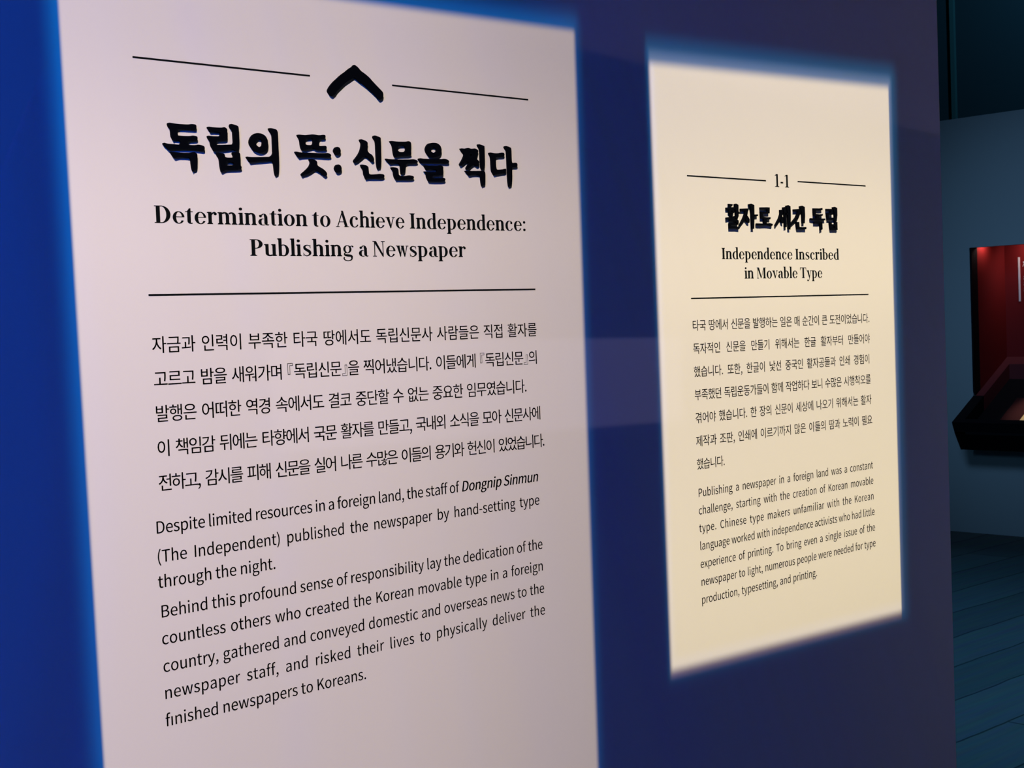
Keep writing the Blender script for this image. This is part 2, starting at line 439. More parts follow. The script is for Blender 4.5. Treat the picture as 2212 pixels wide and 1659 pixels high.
LEFT_LETTERS = """
chevron=1104.5,1796.6 1107.1,1794.0 1108.8,1793.1 1110.2,1792.3 1115.0,1795.6 1117.2,1799.1 1121.6,1802.7 1127.0,1807.3 1132.4,1811.5 1138.8,1815.0 1144.8,1819.2 1149.4,1816.9 1154.1,1814.0 1161.5,1810.4 1171.0,1804.4 1178.5,1799.1 1183.3,1794.4 1184.4,1793.8 1187.2,1794.4 1190.3,1797.2 1191.0,1800.7 1190.4,1804.0 1182.0,1810.2 1174.8,1815.9 1169.7,1820.5 1162.5,1824.8 1156.3,1827.8 1153.3,1830.9 1150.2,1833.1 1146.4,1834.6 1144.6,1833.7 1143.3,1831.9 1138.4,1829.3 1132.0,1824.6 1124.5,1819.8 1118.2,1814.7 1112.9,1810.5 1107.5,1805.1 1104.2,1800.7 1103.6,1798.6
독=879.1,1739.1 881.2,1738.1 881.3,1730.0 882.7,1727.3 884.0,1724.5 884.7,1725.8 890.7,1725.9 893.7,1724.1 892.6,1720.5 884.4,1720.6 875.8,1720.8 872.1,1721.8 870.8,1721.2 870.6,1720.0 874.6,1716.9 878.2,1713.3 880.9,1715.2 908.1,1716.2 917.1,1715.4 923.8,1714.8 924.6,1719.7 922.2,1721.2 916.1,1722.1 911.9,1721.1 901.8,1720.8 902.0,1725.6 915.2,1726.4 915.7,1730.3 914.4,1731.6 909.1,1732.0 904.7,1731.0 890.3,1730.7 889.8,1731.6 889.5,1736.3 889.7,1738.7 912.6,1738.7 914.5,1739.3 914.8,1744.1 912.9,1745.0 907.7,1745.1 904.3,1744.2 889.9,1744.0 879.8,1744.9 877.9,1744.3 877.4,1742.6;882.3,1707.8 885.0,1704.7 889.1,1706.8 903.6,1707.0 905.7,1704.7 906.0,1699.0 906.6,1694.2 908.0,1690.4 908.5,1692.4 912.4,1693.1 913.5,1697.9 913.9,1705.2 914.4,1711.0 911.2,1713.2 909.2,1713.3 906.5,1712.0 890.4,1711.4 880.7,1712.1 879.5,1711.5
립=932.2,1739.3 933.2,1737.1 934.8,1738.2 946.8,1738.3 946.6,1733.2 934.5,1732.8 929.3,1733.2 929.0,1731.9 930.0,1729.5 932.7,1727.3 933.0,1722.0 935.1,1718.7 937.5,1715.0 939.2,1716.1 950.6,1717.5 962.1,1719.5 965.8,1717.5 969.8,1717.2 970.9,1721.7 971.8,1729.1 971.7,1736.5 971.8,1745.4 970.5,1747.0 966.5,1748.0 961.4,1748.8 960.3,1747.9 959.4,1745.9 961.3,1742.6 963.8,1741.3 963.9,1733.5 964.1,1724.9 956.4,1724.1 941.5,1723.0 940.5,1723.2 940.1,1726.8 941.6,1728.1 955.2,1729.2 955.7,1733.1 955.7,1738.0 956.2,1742.4 952.0,1744.6 949.4,1743.4 936.2,1743.1 930.3,1743.7 929.3,1742.3;941.4,1709.8 943.8,1707.5 944.4,1698.3 945.1,1694.5 945.9,1691.6 949.3,1693.3 950.6,1694.5 973.0,1695.8 973.5,1699.2 971.8,1700.6 972.2,1709.0 972.3,1714.9 968.9,1716.2 965.0,1716.7 962.3,1715.8 961.5,1713.8 963.1,1711.4 963.0,1709.3 951.3,1708.7 951.0,1713.1 945.9,1714.0 941.4,1714.5 940.4,1712.7/951.7,1699.7 963.5,1700.2 963.0,1704.3 951.9,1704.1
의=986.2,1725.8 989.2,1722.2 992.1,1719.1 995.5,1717.8 999.8,1716.9 1003.9,1717.4 1008.3,1719.4 1011.3,1722.6 1012.3,1728.0 1011.8,1732.8 1009.2,1737.1 1004.4,1739.8 998.7,1740.3 994.7,1739.7 990.6,1737.4 987.3,1733.6 985.7,1729.4/996.5,1724.7 999.4,1723.4 1003.5,1725.0 1004.5,1729.2 1003.9,1732.5 998.4,1734.1 995.4,1731.2 993.8,1728.2;1016.5,1741.9 1018.9,1740.3 1018.9,1726.5 1018.6,1713.5 1003.2,1712.0 986.7,1711.1 980.8,1711.7 981.2,1710.2 984.2,1707.4 985.8,1704.5 988.4,1705.6 1006.2,1707.6 1017.3,1709.0 1018.9,1705.5 1019.4,1702.5 1020.1,1694.1 1021.6,1689.9 1021.2,1691.8 1024.7,1692.6 1025.8,1698.0 1026.7,1707.1 1026.7,1721.0 1026.6,1733.0 1026.9,1745.7 1019.0,1747.3 1014.2,1747.2 1014.2,1745.4
뜻=1058.8,1736.0 1059.5,1727.5 1061.5,1723.3 1061.9,1723.1 1072.1,1725.5 1077.5,1727.3 1081.2,1725.6 1081.9,1725.1 1097.8,1725.4 1098.4,1729.4 1096.5,1730.5 1093.0,1730.3 1087.4,1729.7 1086.4,1731.5 1087.1,1739.0 1093.2,1739.0 1097.0,1739.8 1097.2,1743.6 1093.8,1744.0 1087.4,1742.7 1078.3,1743.7 1071.3,1742.6 1066.3,1741.7 1055.2,1742.2 1055.5,1740.0/1066.5,1732.9 1067.1,1729.8 1078.7,1730.4 1078.0,1739.2 1075.1,1738.6 1066.4,1737.4;1053.7,1716.8 1056.7,1714.0 1058.9,1715.1 1069.4,1716.2 1081.4,1716.5 1103.8,1716.4 1104.8,1720.1 1099.9,1722.1 1092.4,1721.0 1070.5,1720.8 1059.2,1720.3 1050.8,1721.3 1051.0,1720.0;1073.4,1708.6 1070.9,1703.6 1064.6,1698.4 1058.5,1694.2 1059.7,1691.6 1062.2,1693.2 1067.5,1694.4 1073.7,1697.4 1079.5,1701.0 1086.9,1697.6 1093.0,1693.2 1095.4,1693.1 1097.4,1695.0 1096.4,1698.1 1092.0,1701.6 1085.3,1704.4 1082.8,1706.1 1083.0,1711.0 1076.8,1713.5 1072.1,1713.5 1071.3,1712.2
colon=1111.2,1721.0 1113.0,1719.9 1116.8,1720.8 1119.2,1722.8 1119.7,1725.9 1118.4,1729.3 1114.9,1730.3 1112.3,1729.8 1110.1,1727.8 1108.8,1724.6;1111.4,1699.2 1113.3,1698.2 1117.0,1698.9 1119.5,1700.9 1120.0,1704.1 1118.6,1707.4 1115.2,1708.5 1112.5,1708.0 1110.4,1706.0 1109.0,1702.9
신=1153.0,1736.2 1150.7,1727.6 1145.8,1720.7 1139.0,1714.1 1141.2,1711.5 1140.7,1711.6 1145.4,1713.6 1151.7,1717.8 1157.5,1722.0 1165.4,1716.9 1168.2,1714.1 1171.5,1715.5 1171.6,1718.5 1168.8,1723.2 1165.0,1724.3 1161.0,1728.3 1162.0,1733.8 1162.7,1739.3 1152.9,1742.1 1150.5,1741.6 1150.2,1740.0;1173.7,1742.6 1175.7,1740.5 1175.8,1724.7 1176.0,1712.5 1176.5,1708.3 1177.4,1705.3 1178.0,1707.2 1181.9,1707.4 1183.3,1719.1 1183.5,1731.3 1183.8,1744.8 1183.1,1746.0 1174.7,1748.0 1172.5,1747.4 1171.5,1745.2;1151.8,1705.9 1154.6,1703.6 1154.8,1697.6 1156.6,1694.6 1157.7,1691.7 1159.6,1693.3 1173.4,1693.6 1186.8,1694.4 1187.3,1699.1 1179.2,1699.6 1175.7,1698.9 1162.8,1697.7 1162.3,1702.3 1161.9,1708.9 1150.6,1710.3 1150.6,1708.6
문=1203.0,1736.6 1204.1,1726.1 1205.5,1722.5 1206.2,1721.8 1211.0,1723.9 1232.7,1725.3 1233.3,1728.4 1232.5,1729.6 1234.0,1742.4 1229.6,1744.1 1224.4,1742.8 1211.2,1742.2 1198.5,1742.6 1199.3,1741.0/1210.9,1728.8 1224.5,1729.4 1224.7,1737.8 1210.9,1737.1;1195.3,1715.3 1197.5,1713.0 1200.3,1714.4 1214.6,1714.9 1215.2,1703.2 1215.9,1700.2 1217.1,1702.2 1221.1,1703.0 1222.2,1708.6 1223.3,1715.2 1243.1,1715.8 1243.7,1719.6 1235.7,1721.0 1231.9,1720.2 1198.2,1718.7 1190.1,1719.7 1191.1,1718.4;1202.9,1703.9 1203.1,1699.6 1204.1,1696.0 1206.4,1693.0 1207.9,1693.7 1220.6,1693.9 1235.6,1694.8 1236.2,1698.9 1227.5,1699.8 1221.2,1698.3 1210.9,1698.5 1210.8,1703.1 1210.2,1708.4 1199.4,1709.1 1199.0,1707.7
을=1258.7,1730.8 1262.0,1727.2 1265.5,1725.0 1269.4,1724.6 1275.3,1725.5 1281.2,1727.1 1284.7,1731.1 1285.4,1736.8 1282.8,1741.7 1277.1,1744.2 1270.0,1744.1 1263.5,1742.8 1259.9,1739.7 1257.5,1735.2/1267.7,1731.8 1271.6,1730.7 1276.5,1732.7 1277.1,1736.2 1272.1,1738.9 1267.2,1738.3 1266.2,1733.9;1248.1,1718.4 1251.5,1716.1 1254.2,1717.2 1279.0,1718.1 1297.0,1718.0 1297.7,1722.2 1290.2,1724.3 1282.0,1723.0 1254.5,1722.3 1246.0,1722.8 1245.1,1720.8;1256.4,1710.6 1258.7,1707.0 1262.0,1708.8 1276.1,1709.4 1276.5,1705.9 1265.1,1705.5 1253.6,1705.9 1254.5,1705.5 1257.7,1703.8 1258.2,1698.2 1260.9,1693.9 1261.2,1693.0 1289.1,1693.8 1290.1,1698.0 1284.7,1699.0 1280.0,1698.2 1268.0,1697.7 1266.4,1698.9 1269.0,1700.9 1285.7,1701.9 1286.7,1705.1 1286.4,1706.4 1287.2,1713.7 1282.2,1715.4 1278.3,1714.3 1259.0,1713.7 1253.7,1713.7
찍=1320.8,1736.2 1323.8,1733.1 1325.6,1731.3 1321.4,1723.9 1316.1,1718.2 1317.7,1715.6 1323.6,1718.9 1328.2,1722.0 1332.8,1722.1 1332.6,1719.2 1327.6,1713.8 1328.3,1711.5 1332.2,1712.7 1337.5,1716.7 1342.2,1719.3 1347.0,1716.6 1347.8,1716.7 1351.1,1717.8 1351.4,1723.1 1350.8,1724.3 1346.4,1726.7 1349.4,1734.5 1350.9,1738.4 1345.2,1740.8 1337.4,1739.6 1332.5,1741.0 1326.4,1739.2 1319.8,1739.5 1318.1,1738.7/1337.5,1728.1 1338.6,1730.0 1339.1,1732.4 1334.5,1732.3 1334.0,1728.5;1352.7,1741.3 1354.1,1738.0 1354.0,1725.0 1354.3,1715.9 1355.5,1713.6 1355.8,1712.7 1359.3,1712.9 1360.7,1715.9 1361.8,1724.6 1361.9,1732.8 1362.2,1744.1 1361.6,1745.0 1352.6,1746.9 1350.2,1746.4 1350.1,1744.5;1330.4,1705.8 1332.0,1703.3 1336.9,1705.2 1351.1,1706.0 1353.4,1703.4 1353.8,1698.6 1354.5,1692.9 1355.4,1690.1 1356.2,1691.6 1360.5,1692.3 1361.3,1699.0 1362.0,1709.7 1357.9,1711.4 1354.2,1710.8 1332.1,1709.8 1325.5,1710.0 1326.4,1709.0
다=1373.7,1730.3 1373.8,1713.9 1374.9,1710.1 1378.1,1706.4 1378.6,1706.5 1382.6,1707.6 1393.3,1709.3 1400.7,1710.4 1401.0,1716.2 1396.3,1715.0 1387.3,1713.9 1382.3,1713.9 1382.0,1728.0 1382.5,1731.1 1398.5,1732.2 1398.7,1737.3 1393.8,1737.8 1388.1,1736.5 1381.4,1735.9 1372.6,1736.8 1370.6,1736.3 1370.2,1734.7;1401.8,1742.0 1403.7,1740.1 1403.8,1716.2 1404.0,1700.6 1404.7,1693.8 1405.7,1690.4 1405.1,1692.2 1409.2,1692.6 1410.8,1698.5 1411.9,1705.9 1412.1,1715.7 1412.2,1718.9 1417.3,1718.9 1422.4,1719.6 1422.6,1724.1 1419.0,1725.1 1414.6,1724.4 1412.2,1724.6 1411.9,1732.9 1412.2,1744.6 1408.6,1746.1 1401.9,1747.2 1399.7,1746.5 1399.3,1744.7
"""
RIGHT_LETTERS = """
활=1886.5,1677.5 1894.3,1677.5 1895.9,1681.2 1885.9,1681.6;1880.0,1672.4 1901.5,1673.5 1901.5,1676.7 1879.7,1675.4;1899.5,1671.6 1897.5,1672.8 1894.7,1673.4 1891.5,1673.4 1888.7,1672.6 1886.6,1671.3 1885.7,1669.4 1886.4,1667.6 1888.4,1666.3 1891.2,1665.7 1894.4,1665.8 1897.2,1666.5 1899.3,1667.9 1900.2,1669.7/1895.6,1670.0 1894.9,1670.4 1893.7,1670.7 1892.3,1670.6 1891.1,1670.3 1890.3,1669.8 1890.1,1669.4 1890.3,1669.1 1891.0,1668.7 1892.2,1668.4 1893.5,1668.5 1894.8,1668.8 1895.6,1669.3 1895.8,1669.7;1888.2,1659.8 1892.9,1659.9 1893.7,1667.0 1888.6,1667.0;1879.7,1656.5 1903.9,1659.9 1900.8,1662.3 1878.9,1659.5;1903.0,1670.7 1903.2,1659.4 1906.8,1656.7 1909.2,1661.3 1910.4,1669.0 1910.5,1680.5 1904.9,1682.4 1901.2,1681.6;1908.9,1665.2 1914.3,1666.9 1911.7,1669.2 1908.2,1668.0;1886.9,1653.7 1904.0,1653.3 1902.8,1648.7 1909.2,1648.6 1910.0,1655.2 1903.6,1657.7 1886.9,1656.8;1886.1,1642.2 1902.9,1642.5 1911.6,1642.1 1912.2,1645.3 1903.7,1645.4 1890.0,1645.7 1890.1,1647.6 1908.9,1648.5 1908.9,1651.4 1885.8,1650.7
자=1916.3,1671.3 1928.2,1671.4 1925.4,1665.0 1920.6,1657.8 1911.7,1647.5 1913.2,1646.5 1925.9,1656.7 1932.5,1663.6 1935.2,1671.8 1936.7,1672.3 1936.4,1675.5 1916.4,1674.5;1926.6,1658.9 1933.5,1652.6 1937.9,1652.2 1938.7,1657.6 1934.6,1662.5 1931.0,1664.4;1942.2,1678.2 1943.4,1671.8 1943.8,1642.7 1949.9,1642.7 1951.6,1667.2 1951.8,1681.2 1944.5,1683.5 1938.1,1682.3;1950.0,1662.8 1960.7,1663.5 1961.1,1666.3 1950.0,1666.0
로=1968.1,1675.0 1986.9,1675.5 1986.6,1671.5 1968.4,1671.0 1968.5,1659.9 1976.3,1659.8 1975.8,1650.7 1983.8,1650.8 1984.9,1659.4 1993.8,1659.0 1994.7,1662.5 1985.5,1662.3 1973.6,1662.8 1973.5,1668.0 1986.7,1668.5 1992.2,1668.8 1993.1,1678.6 1986.3,1678.7 1968.1,1678.0;1956.5,1649.2 1961.3,1648.5 1984.9,1649.2 1998.3,1648.2 2000.2,1651.5 1991.3,1652.8 1977.1,1651.6 1957.1,1651.7
새=2021.1,1668.3 2017.1,1661.2 2006.9,1649.7 2008.6,1648.6 2021.6,1659.5 2028.5,1668.1 2028.8,1675.7 2021.1,1675.2;2021.6,1661.0 2024.6,1654.0 2029.2,1653.1 2029.2,1662.4 2025.0,1666.0;2032.3,1671.2 2032.4,1646.1 2038.2,1647.3 2038.5,1671.4 2037.4,1680.7 2029.5,1679.8;2042.5,1671.4 2042.5,1643.5 2048.2,1643.2 2050.3,1666.0 2050.1,1681.9 2044.6,1683.8 2038.4,1682.6;2034.4,1667.4 2043.9,1667.6 2044.0,1670.9 2034.5,1670.7
긴=2058.9,1673.6 2070.3,1674.2 2070.2,1672.4 2063.7,1663.4 2049.1,1652.5 2050.6,1650.5 2070.1,1661.6 2077.7,1670.4 2078.3,1678.5 2059.1,1677.2;2082.0,1672.4 2082.6,1654.2 2088.8,1654.2 2090.5,1667.0 2090.2,1681.9 2083.2,1684.0 2076.8,1682.8;2067.6,1644.1 2085.0,1644.3 2092.8,1644.4 2093.3,1648.1 2081.3,1647.6 2074.1,1647.8 2073.1,1656.3 2065.1,1656.0
독=2115.5,1667.8 2123.3,1667.6 2123.2,1663.3 2106.9,1663.4 2105.6,1661.3 2109.7,1660.0 2133.0,1660.0 2148.9,1660.6 2148.9,1663.7 2131.3,1663.3 2131.7,1667.8 2141.4,1668.2 2142.0,1671.3 2133.5,1670.5 2121.7,1670.9 2121.5,1677.2 2133.9,1677.2 2141.5,1678.0 2141.5,1681.6 2134.0,1680.6 2115.2,1680.3;2116.2,1654.5 2133.5,1654.9 2133.7,1643.1 2140.1,1645.0 2140.0,1658.3 2116.3,1657.3
립=2152.9,1677.1 2165.2,1677.3 2165.0,1673.9 2153.4,1673.4 2155.5,1661.6 2176.7,1662.1 2176.8,1666.1 2159.5,1665.1 2159.4,1670.3 2171.4,1670.7 2171.8,1680.6 2153.1,1680.5;2176.7,1674.7 2176.9,1659.0 2182.4,1659.0 2185.1,1670.3 2185.1,1682.7 2178.7,1684.6 2172.1,1683.7;2163.5,1644.5 2183.8,1644.7 2185.4,1646.2 2184.4,1646.5 2184.4,1658.4 2177.1,1659.0 2177.0,1654.4 2167.6,1654.5 2167.7,1658.2 2161.4,1657.8/2168.1,1648.2 2177.2,1648.4 2176.9,1651.1 2167.8,1650.9
"""


def parse_contours(s):
    return [[tuple(float(n) for n in p.split(',')) for p in c.split()] for c in s]


SANS = {}
for row in GLYPHS.strip('\n').split('\n'):
    head, *cs = row.split('|')
    ch, adv = head.split()
    SANS[' ' if ch == '_' else ch] = (float(adv) / 1000, [[(x / 1000, y / 1000) for x, y in c] for c in parse_contours(cs)])


def split_holes(contours):
    """Group outline contours into (outer, holes...) by containment."""
    def area(c):
        return 0.5 * sum(c[i][0] * c[(i + 1) % len(c)][1] - c[(i + 1) % len(c)][0] * c[i][1] for i in range(len(c)))

    def inside(p, c):
        r = False
        for i in range(len(c)):
            (x0, y0), (x1, y1) = c[i], c[(i + 1) % len(c)]
            if (y0 > p[1]) != (y1 > p[1]) and p[0] < (x1 - x0) * (p[1] - y0) / (y1 - y0) + x0:
                r = not r
        return r
    order = sorted(contours, key=lambda c: -abs(area(c)))
    outs = []
    for c in order:
        host = next((o for o in outs if inside(c[0], o[0])), None)
        if host:
            host.append(c)
        else:
            outs.append([c])
    return outs


HEAVY = 0.00013       # the panel's body face is a touch heavier than the regular cut


def sans_line(words, x0, x1, zb, em, style=None, justify=True):
    """One printed line of Latin text; words spread between x0 and x1 (mm)."""
    g = Geo()
    trk = 0.0
    nat = [sum(SANS[c][0] for c in w) for w in words]
    gaps = max(1, len(words) - 1)
    gap = ((x1 - x0) / em - sum(nat)) / gaps if len(words) > 1 else 0
    n = sum(len(w) for w in words)
    if gap < 0.19 or (gap > 0.45):
        tgt = 0.19 if gap < 0.19 else 0.45
        trk = ((x1 - x0) / em - sum(nat) - gaps * tgt) / n
        gap = tgt
    x = x0 - 0.07 * em
    for i, w in enumerate(words):
        it = style and style(i)
        for c in w:
            adv, cs = SANS[c]
            for grp in split_holes(cs):
                cc = [[((x + em * (px + (0.19 * py if it else 0))) / 1000, (zb + em * py) / 1000) for px, py in k] for k in grp]
                for sh in (-HEAVY, HEAVY):
                    g.flat([[(a + sh, b) for a, b in k] for k in cc])
                if it:      # slightly heavier italic
                    g.flat([[(a + 0.0006, b) for a, b in k] for k in cc], y=-0.00011)
            x += em * (adv + trk)
        x += em * gap
    return g


def hangul_words(words, x0, x1, zb, em):
    """One printed line of Korean text built from the application's default typeface."""
    GAP = 0.30
    n = sum(len(w) for w in words)

    def adv(w):
        return sum({',': 0.30, '.': 0.30, '『': 0.52, '』': 0.52}.get(c, 0.92) for c in w)
    tot = sum(adv(w) for w in words)
    width = (x1 - x0) / em + 0.06
    gaps = len(words) - 1
    trk = -0.02
    gap = (width - tot - trk * n) / gaps if gaps else 0
    if gaps and gap < GAP:
        gap = GAP
        trk = (width - tot - gaps * GAP) / n
    if not gaps:
        trk = (width - tot) / n
    x = x0 - 0.04 * em
    out = []
    for w in words:
        for c in w:
            a = adv(c)
            out.append((c, x))
            x += em * (a + trk)
        x += em * gap
    return out


GLYPH_CACHE = {}


def hangul_glyph(c):
    """Mesh (verts, faces) of one character, em = 1, taken from a default-font text object."""
    if c in GLYPH_CACHE:
        return GLYPH_CACHE[c]
    if c in ',.':
        adv, cs = SANS[c]
        g = Geo()
        for grp in split_holes(cs):
            g.flat(grp, 0)
        r = ([(a, b) for a, _, b in g.v], g.f)
    else:
        cu = bpy.data.curves.new('glyph', 'FONT')
        cu.body = c
        cu.size = 1
        cu.resolution_u = 3
        o = bpy.data.objects.new('glyph', cu)
        COL.objects.link(o)
        me = bpy.data.meshes.new_from_object(o)
        r = ([(v.co.x, v.co.y) for v in me.vertices], [tuple(p.vertices) for p in me.polygons])
        if c in '『』':
            mx = min(p[0] for p in r[0])
            r = ([(p[0] - mx + 0.06, p[1]) for p in r[0]], r[1])
        bpy.data.objects.remove(o)
        bpy.data.curves.remove(cu)
        bpy.data.meshes.remove(me)
    GLYPH_CACHE[c] = r
    return r


def hangul_line(text, x0, x1, zb, em):
    g = Geo()
    for c, x in hangul_words(text.split(), x0, x1, zb, em):
        vs, fs = hangul_glyph(c)
        for sh in ((0.0,) if c in '『』' else (-HEAVY, HEAVY)):
            n = len(g.v)
            g.v += [((x + em * a) / 1000 + sh, -0.00012, (zb + em * b) / 1000) for a, b in vs]
            g.f += [tuple(n + i for i in f) for f in fs]
    return g


# ------------------------------------------------------------------ condensed high-contrast serif (drawn here, units per 1000 em)
S, HL = 120.0, 34.0


def rect(x0, y0, x1, y1):
    return [(x0, y0), (x1, y0), (x1, y1), (x0, y1)]


def ring(cx, cy, rx, ry, wl, wr, h, a0=0, a1=360, n=26):
    """Bowl of varying weight: wl / wr = thickness on the left / right, h = at top and bottom."""
    out = []
    pts = []
    for i in range(n + 1):
        a = math.radians(a0 + (a1 - a0) * i / n)
        c, s = math.cos(a), math.sin(a)
        w = wr if c > 0 else wl
        pts.append(((cx + rx * c, cy + ry * s), (cx + (rx - w) * c, cy + (ry - h) * s)))
    for (a, b), (c, d) in zip(pts, pts[1:]):
        out.append([a, c, d, b])
    return out


def stroke(pts, wid):
    out = []
    off = []
    for i, (x, y) in enumerate(pts):
        a, b = pts[max(0, i - 1)], pts[min(len(pts) - 1, i + 1)]
        tx, ty = b[0] - a[0], b[1] - a[1]
        n = math.hypot(tx, ty) or 1
        w = wid[i] / 2
        off.append(((x - ty / n * w, y + tx / n * w), (x + ty / n * w, y - tx / n * w)))
    for (a, b), (c, d) in zip(off, off[1:]):
        out.append([a, c, d, b])
    return out


def smooth(pts, wid, k=5):
    P, Wd = [], []
    for i in range(len(pts) - 1):
        p0, p1, p2, p3 = pts[max(0, i - 1)], pts[i], pts[i + 1], pts[min(len(pts) - 1, i + 2)]
        for j in range(k):
            t = j / k
            P.append(tuple(0.5 * (2 * p1[d] + (p2[d] - p0[d]) * t + (2 * p0[d] - 5 * p1[d] + 4 * p2[d] - p3[d]) * t * t
                                  + (3 * p1[d] - p0[d] - 3 * p2[d] + p3[d]) * t ** 3) for d in (0, 1)))
            Wd.append(wid[i] + (wid[i + 1] - wid[i]) * t)
    return stroke(P + [pts[-1]], Wd + [wid[-1]])


def dot(x, y, r, n=16):
    return [[(x + r * math.cos(2 * math.pi * i / n), y + r * math.sin(2 * math.pi * i / n)) for i in range(n)]]


def foot(x0, x1, y, up=1, xs=None):
    """Hairline serif with brackets against a stem xs = (left, right)."""
    o = [rect(x0, min(y, y + up * HL), x1, max(y, y + up * HL))]
    if xs:
        b = 34 * up
        o.append([(xs[0] - 26, y + up * HL), (xs[0], y + up * HL), (xs[0], y + up * HL + b)])
        o.append([(xs[1] + 26, y + up * HL), (xs[1], y + up * HL), (xs[1], y + up * HL + b)])
    return o


def flag(x, y):
    return [[(x - 46, y - 34), (x + 4, y - 62), (x + 4, y), (x - 46, y - 16)]]


XH, CAP, ASC = 490, 680, 735


def serif_glyph(c):
    s = S
    if c in 'nmhu' or c == 'r':
        top = ASC if c == 'h' else XH
        if c == 'u':
            p = [rect(45, 90, 45 + s, XH), rect(300, 0, 300 + s, XH)] + flag(45, XH) + flag(300, XH)
            p += ring(205, 120, 160, 130, s, 60, 55, 180, 318) + [[(300 + s, 0), (460, 16), (460, 40), (300 + s, 60)]]
            return 465, p
        p = [rect(45, 0, 45 + s, top)] + flag(45, top) + foot(0, 200, 0, 1, (45, 45 + s))
        if c == 'r':
            p += smooth([(140, 330), (190, 430), (265, 465), (315, 440)], [20, 50, 62, 30]) + dot(292, 412, 55)
            return 350, p
        xs = 45
        for k in range(2 if c == 'm' else 1):
            p += ring(xs + 210, XH - 150, 153, 160, 70, s, 62, 0, 140)
            p += [rect(xs + 363 - s, 0, xs + 363, XH - 148)] + foot(xs + 363 - s - 38, xs + 363 + 45, 0, 1, (xs + 363 - s, xs + 363))
            xs += 363 - s
        return (715 if c == 'm' else 460), p
    if c in 'il':
        top = ASC if c == 'l' else XH
        p = [rect(45, 0, 45 + s, top)] + flag(45, top) + foot(0, 200, 0, 1, (45, 45 + s))
        if c == 'i':
            p += dot(95, 640, 62)
        return 205, p
    if c == 't':
        p = [[(65, 100), (65 + s, 100), (65 + s, 610), (130, 600), (65, 500)], rect(0, XH - 32, 262, XH)]
        p += ring(180, 105, 115, 115, s, 40, 48, 180, 305)
        return 280, p
    if c == 'e':
        return 430, ring(218, 235, 200, 247, s, 88, 34, 5, 330) + [rect(100, 245, 405, 273)]
    if c == 'c':
        return 410, ring(218, 235, 200, 247, s, 60, 34, 52, 328) + dot(318, 372, 56)
    if c == 'o':
        return 445, ring(222, 235, 207, 247, s, s, 30)
    if c == 'a':
        p = [rect(248, 70, 248 + s, 370)] + ring(235, 350, 121, 130, 60, s, 36, 0, 150) + dot(112, 378, 54)
        p += ring(190, 135, 165, 142, s, 60, 30, 75, 300) + [[(248, 75), (300, 10), (390, -8), (430, 30), (415, 42), (370, 40), (356, 75)]]
        return 430, p
    if c in 'dbpq':
        if c == 'd':
            p = [rect(288, 0, 288 + s, ASC)] + flag(288, ASC) + [[(288 + s, 0), (445, 14), (445, 40), (288 + s, 55)]]
            return 455, p + ring(218, 235, 200, 247, s, 50, 38, 28, 332)
        p = [rect(45, -205 if c == 'p' else 0, 45 + s, XH if c == 'p' else ASC)] + flag(45, XH if c == 'p' else ASC)
        p += ring(225, 235, 205, 247, 50, s, 38, -152, 152)
        if c == 'p':
            p += foot(-2, 205, -205, 1, (45, 45 + s))
        return 455, p
    if c == 'v' or c == 'y':
        p = [[(30, XH), (30 + s + 12, XH), (262, 40), (226, -10), (205, -10)], [(335, XH), (373, XH), (230, -10), (204, 30)]]
        p += [rect(-5, XH - HL, 190, XH), rect(285, XH - HL, 420, XH)]
        if c == 'y':
            p += smooth([(222, 20), (180, -110), (120, -180), (75, -165)], [34, 34, 44, 40]) + dot(72, -150, 50)
        return 410, p
    if c == 'w':
        p = []
        for dx in (0, 178):
            p += [[(30 + dx, XH), (30 + dx + s, XH), (214 + dx, 60), (192 + dx, -10), (172 + dx, -10)]]
        p += [[(240, XH), (270, XH), (196, -10), (172, 30)], [(455, XH), (492, XH), (378, -10), (355, 30)]]
        p += [rect(-5, XH - HL, 175, XH), rect(205, XH - HL, 345, XH), rect(412, XH - HL, 535, XH)]
        return 525, p
    if c == 's':
        p = smooth([(312, 408), (250, 458), (165, 458), (100, 400), (108, 320), (190, 255), (280, 190), (300, 110), (240, 35), (150, 12), (70, 70)],
                   [30, 34, 40, 84, 104, 112, 112, 92, 42, 34, 30])
        return 375, p + [rect(300, 330, 324, 470), rect(48, 5, 72, 145)]
    if c == 'g':
        p = ring(190, 310, 165, 172, 90, 90, 30) + smooth([(115, 175), (75, 120), (95, 60), (210, 40), (330, 20), (372, -60)], [34, 50, 80, 104, 96, 70])
        p += ring(205, -85, 185, 122, 50, 60, 40, 150, 385) + smooth([(290, 415), (345, 445), (405, 440)], [26, 34, 52]) + dot(402, 425, 34)
        return 430, p
    if c == 'D':
        p = [rect(75, 0, 75 + s + 14, CAP), rect(20, 0, 270, HL), rect(20, CAP - HL, 270, CAP)]
        return 590, p + ring(250, CAP / 2, 305, CAP / 2, 60, s + 22, 30, -90, 90)
    if c == 'P':
        p = [rect(75, 0, 75 + s + 12, CAP), rect(20, CAP - HL, 250, CAP), rect(190, 300, 260, 328)] + foot(20, 265, 0, 1, (75, 87 + s))
        return 510, p + ring(245, 490, 235, 190, 60, s + 16, 30, -90, 90)
    if c == 'I':
        return 285, [rect(82, 0, 94 + s, CAP)] + foot(20, 258, 0, 1, (82, 94 + s)) + foot(20, 258, CAP, -1, (82, 94 + s))
    if c == 'A':
        p = [[(46, 0), (86, 0), (296, 640), (272, 700)], [(235, 700), (315, 700), (500, 0), (376, 0), (248, 560)], rect(130, 210, 420, 238)]
        return 545, p + foot(0, 150, 0) + foot(335, 545, 0)
